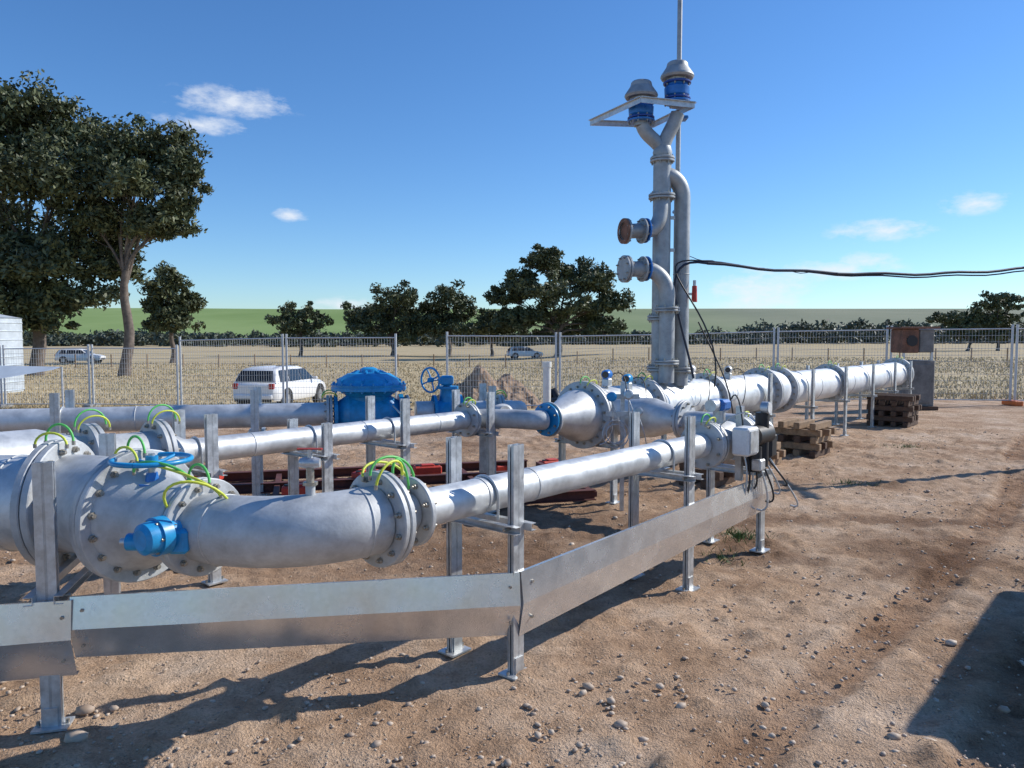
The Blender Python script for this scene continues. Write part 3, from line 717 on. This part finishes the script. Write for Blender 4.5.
mb.revolve(P(0,0,4.04),Z,[(0,.11),(.05,.12),(.12,.10)],'stack',24,True)
def arr(x,z):
    mb.cyl(P(x,0,z-.06),P(x,0,z+.02),.085,'stack',n=24)
    mb.flange(P(x,0,z),Z,.17,.025,'blue',8,.012);mb.flange(P(x,0,z+.035),Z,.165,.022,'dkblue',8,.012)
    mb.revolve(P(x,0,z+.045),Z,[(0,.12),(.03,.15),(.12,.155),(.15,.13),(.17,.13)],'blue',28)
    mb.flange(P(x,0,z+.225),Z,.17,.025,'dkblue',8,.012)
    mb.revolve(P(x,0,z+.245),Z,[(0,.12),(.06,.12)],'strut',24)
    mb.revolve(P(x,0,z+.275),Z,[(0,0),(0,.19),(.025,.205),(.045,.20),(.14,.135),(.185,.125),(.20,.11),(.207,0)],'stack',32)
arr(-.27,4.47);arr(.17,4.70)
A1=P(-.83,.65,4.66);A2=P(-.33,-.33,4.66);A3=P(.36,-.12,4.66);A4=P(.02,.75,4.66)
for q0,q1 in((A1,A2),(A2,A3),(A1,A4),(A4,A3)):
    mb.beam(q0,q1,.06,.008,'strut');mb.beam(q0-Z*.035,q1-Z*.035,.008,.062,'strut')
mb.cyl(P(.24,.22,1.2),P(.24,.22,7.4),.03,'stack',n=14)
for z in(4.55,4.72,3.4): mb.box(P(.26,.17,z),(.16,.16,.04),'blue',bev=.01)
mb.tube(bez(P(0,-.02,3.50),V(-.15,-.4,-1),P(-.2,-.12,3.12),V(-1,-.25,-.05),12)+[P(-.45,-.18,3.10)],.09,'stack',24)
dn=unit((-1,-.35,0))
mb.flange(P(-.22,-.13,3.115),dn,.15,.02,'blue',8,.01);mb.flange(P(-.27,-.145,3.11),dn,.155,.025,'stack',8,.01)
mb.flange(P(-.47,-.19,3.10),dn,.155,.03,'stack',8,.012);mb.cyl(P(-.47,-.19,3.10)+dn*.014,P(-.47,-.19,3.10)+dn*.02,.10,'rust',n=24)
mb.revolve(P(-.47,-.19,3.10)+dn*.02,dn,[(0,.155),(.02,.155),(.02,.105)],'rust',28)
mb.tube([P(-.45,-.22,2.64),P(-.25,-.2,2.64)]+bez(P(-.25,-.2,2.64),V(1,.05,0),P(.04,-.2,2.32),-Z,12)[1:]+[P(.04,-.2,1.25)],.095,'stack',24)
mb.flange(P(-.22,-.2,2.645),dn,.15,.02,'blue',8,.01);mb.flange(P(-.27,-.205,2.64),dn,.155,.025,'stack',8,.01)
mb.flange(P(-.48,-.22,2.64),dn,.165,.03,'stack',8,.012,pair=True)
mb.flange(P(.04,-.2,2.15),Z,.155,.025,'stack',8,.012,pair=True);mb.flange(P(.04,-.2,1.5),Z,.155,.025,'stack',8,.012,pair=True)
mb.cyl(P(.42,-.0,2.25),P(.42,0,2.45),.035,'red',.03,n=14);mb.cyl(P(.42,0,2.45),P(.42,0,2.52),.02,'strut',n=10);mb.beam(P(.27,.08,2.35),P(.42,0,2.35),.03,.03,'strut')
for z in(1.9,2.9,3.3): mb.box(P(.14,.06,z),(.4,.03,.04),'strut')
mb.build('vent_stack')

# ------------------------------------------------------------------ cables & power pole
mb=MB();pole=V(9.2,11.1,gz(9.2,11.1))
def sag(p0,p1,d,n=30):
    p0=V(*p0);p1=V(*p1);return [p0+(p1-p0)*(i/n)-Z*d*4*(i/n)*(1-i/n)+V(0,0,.012*math.sin(i*1.3)) for i in range(n+1)]
mb.tube(sag(P(.55,-.1,2.72),pole+Z*3.05,.22),.018,'cable',8)
mb.tube(sag(P(.50,-.1,2.75),pole+Z*3.02,.26),.011,'cable',6)
mb.tube(sag(P(.30,.2,2.85),P(2.2,0,2.60),.05),.005,'cable',6)
mb.tube(bez(P(.55,-.1,2.72),V(-1,0,.2),P(.40,-.1,1.3),V(.2,0,-1),16,.5),.015,'cable',8)
mb.tube(bez(P(.50,-.1,2.75),V(-1,0,.1),P(.62,-.25,1.2),V(-.2,0,-1),16,.6),.010,'black',6)
mb.tube(bez(P(.45,-.1,2.0),V(.5,0,-1),P(.9,-.3,.4),V(.1,0,-1),12,.5),.010,'black',6)
mb.build('power_cable')
mb=MB();mb.cyl(pole,pole+Z*4.6,.09,'dkwood',.07,n=14);mb.box(pole+Z*4.3,(.1,1.2,.1),'dkwood',bev=.01);mb.cyl(pole+Z*3.0-V(.12,0,0),pole+Z*3.0,.04,'black',n=10);mb.build('power_pole')
mb=MB();q=V(4.39,4.29,0)
mb.box(q+a_*1.26-b_*1.2+Z*1.06,(2.52,2.4,1.9),'conc',(a_,b_,Z),.03)
for i in range(16): mb.box(q+a_*(.12+i*.152)+Z*1.06+b_*.012,(.06,.03,1.7),'conc',(a_,b_,Z))
for e in(.15,2.37): mb.box(q+a_*e-b_*1.2+Z*.055,(.12,2.3,.11),'dkwood',(a_,b_,Z))
mb.build('equipment_container')

# ------------------------------------------------------------------ low skid frame, blocks, timber, cabinet
mb=MB()
for (x0,y0,x1,y1) in((-4.2,8.2,.6,9.5),(-4.0,9.1,.2,10.2),(-3.4,7.0,.9,8.2)):
    p0=V(x0,y0,.10);p1=V(x1,y1,.10)
    mb.beam(p0+Z*.05,p1+Z*.05,.10,.010,'redbeam');mb.beam(p0-Z*.05,p1-Z*.05,.10,.010,'redbeam');mb.beam(p0,p1,.010,.089,'redbeam')
for k in np.linspace(0,1,5):
    p0=V(-3.4,7.0,.1)*(1-k)+V(.9,8.2,.1)*k;mb.beam(p0,p0+V(-.55,2.0,0),.06,.06,'redbeam')
mb.build('steel_skid_frame')
def block(x,y,z=0,r=0,k='red'):
    mb=MB();ax=V(math.cos(r),math.sin(r),0);ay=V(-ax[1],ax[0],0)
    zb=gz(x,y)+z
    mb.box((x,y,zb+.05),(.34,.16,.10),k,(ax,ay,Z),.015)
    mb.box((x,y,zb+.11),(.16,.11,.02),k,(ax,ay,Z),.006)
    for e in(-.12,.12): mb.cyl(V(x,y,zb+.095)+ax*e,V(x,y,zb+.115)+ax*e,.03,'black',n=14)
    mb.build('fence_foot_block')
for x,y,z,r in((-2.3,8.1,.12,.2),(-1.75,9.0,.12,1.),(-1.05,9.35,.12,.3),(.55,10.5,.0,.5),(-3.6,8.9,.1,0),(-.2,10.2,.0,2)): block(x,y,z,r)
def timber(name,c,n,layers,r,L=.9,kk='wood'):
    mb=MB();c=V(*c);c[2]=gz(c[0],c[1])
    for l in range(layers):
        an=r+(l%2)*math.pi/2;ax=V(math.cos(an),math.sin(an),0);ay=V(-ax[1],ax[0],0)
        for i in range(n):
            o=(i-(n-1)/2)*(L/n)*1.05
            mb.box(c+ay*o+ax*random.uniform(-.03,.03)+Z*(.055+l*.105),(L*random.uniform(.95,1.05),.09,.10),kk if random.random()<.7 else 'dkwood',(ax,ay,Z),.006)
    mb.build(name)
timber('timber_cribbing',S(14.0,1.75),4,6,.86,.85,'dkwood')
timber('timber_cribbing',S(9.0,1.75),3,5,.86,.7)
timber('timber_cribbing',S(7.4,1.9),3,3,.9,.7)
timber('timber_cribbing',S(5.6,1.7),2,3,.7,.6,'dkwood')
mb=MB();c=S(18.6,3.0)+V(.55,0,0);c[2]=gz(c[0],c[1])
mb.box(c+Z*.70,(.85,.7,1.2),'cab',(V(1,0,0),V(0,1,0),Z),.02)
mb.box(c+Z*.70+V(-.02,-.36,0),(.68,.02,1.0),'cab',bev=.005);mb.box(c+Z*.06,(1.0,.85,.1),'dkwood')
mb.box(c+Z*1.80+V(-.20,0,0),(.42,.65,.62),'rust',bev=.02);mb.box(c+Z*1.80+V(.22,0,0),(.38,.62,.60),'cab',bev=.02);mb.box(c+Z*2.14,(1.0,.8,.05),'rust',bev=.01)
for e in(-.36,.36):
    mb.box(c+V(e,-.28,1.40),(.05,.05,.22),'strut')
mb.cyl(c+V(-.18,-.35,1.80),c+V(-.18,-.32,1.80),.14,'black',n=24)
mb.build('site_cabinet')

# ------------------------------------------------------------------ temporary fence
def fence(x0,y0,x1,y1,hm=1.95,ext=.12):
    mb=MB();z0=gz(x0,y0);z1=gz(x1,y1);p0=V(x0,y0,z0);p1=V(x1,y1,z1);d=unit(V(x1-x0,y1-y0,0));L=math.hypot(x1-x0,y1-y0)
    q0=p0+d*.06;q1=p1-d*.06
    for q in(q0,q1): mb.cyl(q,q+Z*(hm+ext),.034,'fence',n=8)
    mb.cyl(q0+Z*hm,q1+Z*hm,.02,'fence',n=6);mb.cyl(q0+Z*.15,q1+Z*.15,.018,'fence',n=6)
    n=int(L/.085)
    for i in range(1,n):
        k=i/n;q=q0+(q1-q0)*k;mb.cyl(q+Z*.15,q+Z*hm,.0042,'fence',n=3,caps=False)
    for i in range(1,11):
        z=.15+(hm-.15)*i/11;mb.cyl(q0+Z*z,q1+Z*z,.005,'fence',n=3,caps=False)
    mb.box(p1+Z*.08,(.24,.6,.14),'orange' if x1>2 else 'conc',bev=.02)
    mb.build('temporary_fence_panel')
F=[(-19,24.1),(-16.1,24),(-13.2,23.8),(-10.3,23.5),(-6.7,22.4),(-3.35,22.3)]
for p,q in zip(F[:-1],F[1:]): fence(*p,*q,hm=1.9 if q[0]<-9 else 2.15)
F=[(-1.92,21.8),(1.33,22),(4.4,22.1),(7.7,22.2),(10.9,22),(14.0,21.2),(17.2,20.8)]
for i,(p,q) in enumerate(zip(F[:-1],F[1:])): fence(*p,*q,hm=2.15)
mb=MB()
for i in range(40):
    x=-60+i*3.3;y=70;z=gz(x,y);mb.cyl((x,y,z),(x,y,z+1.2),.06,'wood',n=6)
for h in(.5,.8,1.1): mb.tube([V(-60+i*3.3,70,gz(-60+i*3.3,70)+h) for i in range(40)],.012,'strut',3)
mb.build('farm_fence')

hv=[];hf=[];n=60
for j in range(n+1):
    for i in range(n+1):
        x=-2.3+4.6*i/n;y=-1.6+3.2*j/n;r=math.hypot(x/2.2,y/1.5)
        h=max(0,1-r**1.5)*1.15*(1+.7*noise.noise(Vector((x*1.3,y*1.3,2))))+.16*noise.noise(Vector((x*4,y*4,1)))*(r<1)+.08*noise.noise(Vector((x*10,y*10,1)))*(r<1)
        X=-.9+x;Yy=26.0+y;hv.append((X,Yy,gz(X,Yy)-.03+max(h,-.02)))
for j in range(n):
    for i in range(n): hf.append((j*(n+1)+i,j*(n+1)+i+1,(j+1)*(n+1)+i+1,(j+1)*(n+1)+i))
M['spoil']=mat('spoil_soil',(.30,.205,.135),.95,0,4,.45,.8,12)
me=bpy.data.meshes.new('dirt_mound');me.from_pydata(hv,[],hf);me.materials.append(M['spoil']);sc.collection.objects.link(bpy.data.objects.new('dirt_mound',me))
mb=MB();mb.cyl((.78,17.0,gz(.78,17)),(.78,17,gz(.78,17)+1.25),.09,'pvc',n=18);mb.cyl((.78,17,gz(.78,17)+1.2),(.78,17,gz(.78,17)+1.32),.105,'pvc',n=18);mb.build('pvc_standpipe')
mb=MB();z=gz(1.5,19.5)
mb.tube([V(.9+.5*i/6,19.5+.1*math.sin(i),z+.35+.25*math.sin(i*.9)) for i in range(12)],.12,'black',10)
mb.torus((1.3,19.3,z+.2),(0.2,-.5,1),.45,.09,'black',24,8);mb.torus((1.4,19.4,z+.36),(0,.1,1),.42,.08,'black',24,8);mb.build('coiled_hose')

# ------------------------------------------------------------------ tank, awning left
mb=MB()
mb.cyl((-26.8,38,-1),(-26.8,38,2.8),2.0,'tank',n=40)
for i in range(9): mb.torus((-26.8,38,-.8+i*.42),Z,2.0,.03,'tank',40,6)
mb.revolve((-26.8,38,2.8),Z,[(0,2.05),(.3,.6),(.4,0)],'tank',40);mb.build('water_tank')
mb=MB()
e=[V(-8.3,14,1.27),V(-11.3,14.8,1.30),V(-11.3,13.6,.72),V(-8.4,13.9,1.22)]
mb.add(e,[(0,1,2,3)],'canvas')
for q in (e[0],e[1],e[2]):
    mb.cyl((q[0],q[1],gz(q[0],q[1])),q,.02,'strut',n=8)
o=mb.build('shade_awning')

# ------------------------------------------------------------------ cars
def car(x,y,head,zoff=0,k='carpaint'):
    mb=MB();hd=R(head);fx=V(math.cos(hd),math.sin(hd),0);sy=V(-fx[1],fx[0],0);o=V(x,y,gz(x,y)+zoff)
    W=lambda p:o+fx*p[0]+sy*p[1]+Z*p[2]
    def loft(secs,k,smooth=True):
        vs=[];m=len(secs[0])
        for s_ in secs: vs+=[W(p) for p in s_]
        fs=[(i*m+j,i*m+j+1,(i+1)*m+j+1,(i+1)*m+j) for i in range(len(secs)-1) for j in range(m-1)]
        mb.add(vs,fs,k,smooth);mb.add([W(p) for p in secs[0]],[list(range(m))],k);mb.add([W(p) for p in secs[-1]],[list(range(m))[::-1]],k)
    def sec(x,zb,zt,w): return [(x,-w*.93,zb),(x,-w,zb+.12),(x,-w*1.0,zb+(zt-zb)*.6),(x,-w*.95,zt-.05),(x,-w*.86,zt),(x,0,zt+.02),(x,w*.86,zt),(x,w*.95,zt-.05),(x,w,zb+(zt-zb)*.6),(x,w,zb+.12),(x,w*.93,zb)]
    loft([sec(-2.30,.42,.88,.76),sec(-2.22,.33,.98,.84),(sec(-1.9,.30,1.0,.88)),sec(-.5,.27,1.0,.90),sec(.9,.27,.99,.90),sec(1.7,.29,.90,.87),sec(2.15,.32,.80,.80),sec(2.3,.40,.66,.66)],k)
    cab=[(-2.15,.98,.83),(-1.98,1.30,.74),(-1.8,1.47,.66),(-1.2,1.53,.64),(0,1.52,.64),(.35,1.45,.65),(.75,1.22,.73),(1.15,.97,.82)]
    ring=[]
    for xx,zz,w in cab: ring.append([(xx,-.84,.96),(xx,-w,max(.97,zz-.03)),(xx,-w*.9,zz),(xx,0,zz+.02),(xx,w*.9,zz),(xx,w,max(.97,zz-.03)),(xx,.84,.96)])
    loft(ring,k)
    def q(pts): mb.add([W(p) for p in pts],[(0,1,2,3)],'glass')
    for sgn in(-1,1):
        for (xa,xb,xc,xd) in((-1.85,-1.15,-1.2,-1.70),(-1.08,-.2,-.2,-1.08),(-.12,.92,.38,-.12)):
            q([(xa,sgn*.853,1.0),(xb,sgn*.853,1.0),(xc,sgn*.70,1.42),(xd,sgn*.70,1.42)])
        for wx in(-1.42,1.42):
            mb.revolve(W((wx,sgn*.72,.33)),sy*sgn,[(0,0),(0,.34),(.2,.34),(.2,.22)],'tyre',28);mb.revolve(W((wx,sgn*.72,.33)),sy*sgn,[(.17,0),(.185,.05),(.185,.2),(.17,.225)],'hub',20)
            mb.revolve(W((wx,sgn*.70,.35)),sy*sgn,[(0,.42),(.205,.42),(.205,.34)],'tyre',28)
        mb.box(W((-2.27,sgn*.70,.86)),(.12,.2,.2),'lamp',(fx,sy,Z),.02);mb.box(W((.75,sgn*.98,1.02)),(.1,.18,.12),k,(fx,sy,Z),.02)
        mb.box(W((2.2,sgn*.58,.68)),(.16,.24,.12),'whitebox',(fx,sy,Z),.02)
    q([(-2.24,-.72,1.03),(-2.24,.72,1.03),(-1.99,.62,1.41),(-1.99,-.62,1.41)])
    q([(1.10,-.70,1.03),(1.10,.70,1.03),(.50,.60,1.42),(.50,-.60,1.42)])
    mb.box(W((-2.34,0,.48)),(.1,1.5,.16),k,(fx,sy,Z),.03);mb.box(W((-2.33,0,.72)),(.02,.42,.12),'whitebox',(fx,sy,Z));mb.box(W((-2.3,0,.35)),(.1,1.4,.1),'black',(fx,sy,Z),.02)
    mb.box(W((2.31,0,.5)),(.03,1.0,.14),'black',(fx,sy,Z))
    for sgn in(-1,1): mb.beam(W((-1.6,sgn*.55,1.57)),W((.2,sgn*.55,1.57)),.04,.03,'black')
    mb.build('parked_car')
car(-8.9,29.5,80);car(-46.5,82,5,.0);car(1.7,100,10)

# ------------------------------------------------------------------ light, sky, camera
el_=R(35);az=R(20)
sd=V(math.cos(az)*math.cos(el_),math.sin(az)*math.cos(el_),math.sin(el_))
L=bpy.data.lights.new('sun','SUN');L.energy=4.8;L.angle=R(.5);L.color=(1,.95,.87)
lo=bpy.data.objects.new('sun',L);lo.rotation_euler=Vector(-sd).to_track_quat('-Z','Y').to_euler();sc.collection.objects.link(lo)
w=bpy.data.worlds.new('World');sc.world=w;w.use_nodes=True;nt=w.node_tree;nt.nodes.clear()
sky=nd(nt,'ShaderNodeTexSky',sky_type='NISHITA');sky.sun_disc=False;sky.sun_elevation=el_;sky.sun_rotation=R(70);sky.air_density=1.0;sky.dust_density=.1;sky.ozone_density=3.0
hs=nd(nt,'ShaderNodeHueSaturation');hs.inputs['Saturation'].default_value=1.15;nt.links.new(sky.outputs[0],hs.inputs['Color'])
ti=nd(nt,'ShaderNodeMix',data_type='RGBA',blend_type='MULTIPLY');ti.inputs[0].default_value=1;nt.links.new(hs.outputs[0],ti.inputs[6]);ti.inputs[7].default_value=(.82,1.02,1.25,1)
tc=nd(nt,'ShaderNodeTexCoord')
nrm=nd(nt,'ShaderNodeVectorMath',operation='NORMALIZE');nt.links.new(tc.outputs['Generated'],nrm.inputs[0])
acc=None
for cx,cz,ax_,azz in((-.357,.303,.062,.016),(-.40,.275,.05,.010),(-.289,.16,.02,.008),(.479,.14,.048,.013),(.60,.175,.028,.013),(.324,.060,.055,.030),(.41,.088,.07,.012),(-.22,.042,.035,.010),(.46,.10,.03,.01)):
    cen=unit((cx,1,cz));n_=np.linalg.norm((cx,1,cz))
    sb=nd(nt,'ShaderNodeVectorMath',operation='SUBTRACT');nt.links.new(nrm.outputs[0],sb.inputs[0]);sb.inputs[1].default_value=cen
    mu=nd(nt,'ShaderNodeVectorMath',operation='MULTIPLY');nt.links.new(sb.outputs[0],mu.inputs[0]);mu.inputs[1].default_value=(n_/ax_,0.5,n_/azz)
    ln=nd(nt,'ShaderNodeVectorMath',operation='LENGTH');nt.links.new(mu.outputs[0],ln.inputs[0])
    mr=nd(nt,'ShaderNodeMapRange');mr.inputs['From Min'].default_value=0;mr.inputs['From Max'].default_value=1.5;mr.inputs['To Min'].default_value=1;mr.inputs['To Max'].default_value=0;nt.links.new(ln.outputs['Value'],mr.inputs['Value'])
    if acc is None: acc=mr.outputs[0]
    else:
        mx=nd(nt,'ShaderNodeMath',operation='MAXIMUM');nt.links.new(acc,mx.inputs[0]);nt.links.new(mr.outputs[0],mx.inputs[1]);acc=mx.outputs[0]
mp=nd(nt,'ShaderNodeVectorMath',operation='MULTIPLY');mp.inputs[1].default_value=(1,1,2.4);nt.links.new(nrm.outputs[0],mp.inputs[0])
cn=nd(nt,'ShaderNodeTexNoise');cn.inputs['Scale'].default_value=30;cn.inputs['Detail'].default_value=6;cn.inputs['Roughness'].default_value=.65;nt.links.new(mp.outputs[0],cn.inputs['Vector'])
nm=nd(nt,'ShaderNodeMath',operation='MULTIPLY_ADD');nm.inputs[1].default_value=2.2;nm.inputs[2].default_value=-.6;nt.links.new(cn.outputs['Fac'],nm.inputs[0])
s1=nd(nt,'ShaderNodeMath',operation='ADD');nt.links.new(acc,s1.inputs[0]);nt.links.new(nm.outputs[0],s1.inputs[1])
s2=nd(nt,'ShaderNodeMapRange');s2.inputs['From Min'].default_value=.65;s2.inputs['From Max'].default_value=1.6;s2.inputs['To Max'].default_value=.8;nt.links.new(s1.outputs[0],s2.inputs['Value'])
fm=nd(nt,'ShaderNodeMath',operation='MULTIPLY');nt.links.new(s2.outputs[0],fm.inputs[0])
mk=nd(nt,'ShaderNodeMapRange');mk.inputs['From Max'].default_value=.35;nt.links.new(acc,mk.inputs['Value']);nt.links.new(mk.outputs[0],fm.inputs[1])
mixn=nd(nt,'ShaderNodeMix',data_type='RGBA');nt.links.new(fm.outputs[0],mixn.inputs[0]);nt.links.new(ti.outputs[2],mixn.inputs[6]);mixn.inputs[7].default_value=(7.2,7.6,8.2,1)
bg=nd(nt,'ShaderNodeBackground');bg.inputs['Strength'].default_value=.122;nt.links.new(mixn.outputs[2],bg.inputs['Color'])
ow=nd(nt,'ShaderNodeOutputWorld');nt.links.new(bg.outputs[0],ow.inputs[0])
cam=bpy.data.cameras.new('camera');cam.sensor_width=36;cam.lens=26.72;cam.clip_end=8000;cam.clip_start=.05
co=bpy.data.objects.new('camera',cam);co.location=(0,0,1.8);co.rotation_euler=(R(90-3.46),0,0);sc.collection.objects.link(co);sc.camera=co
sc.view_settings.view_transform='Standard';sc.view_settings.look='None';sc.view_settings.exposure=0
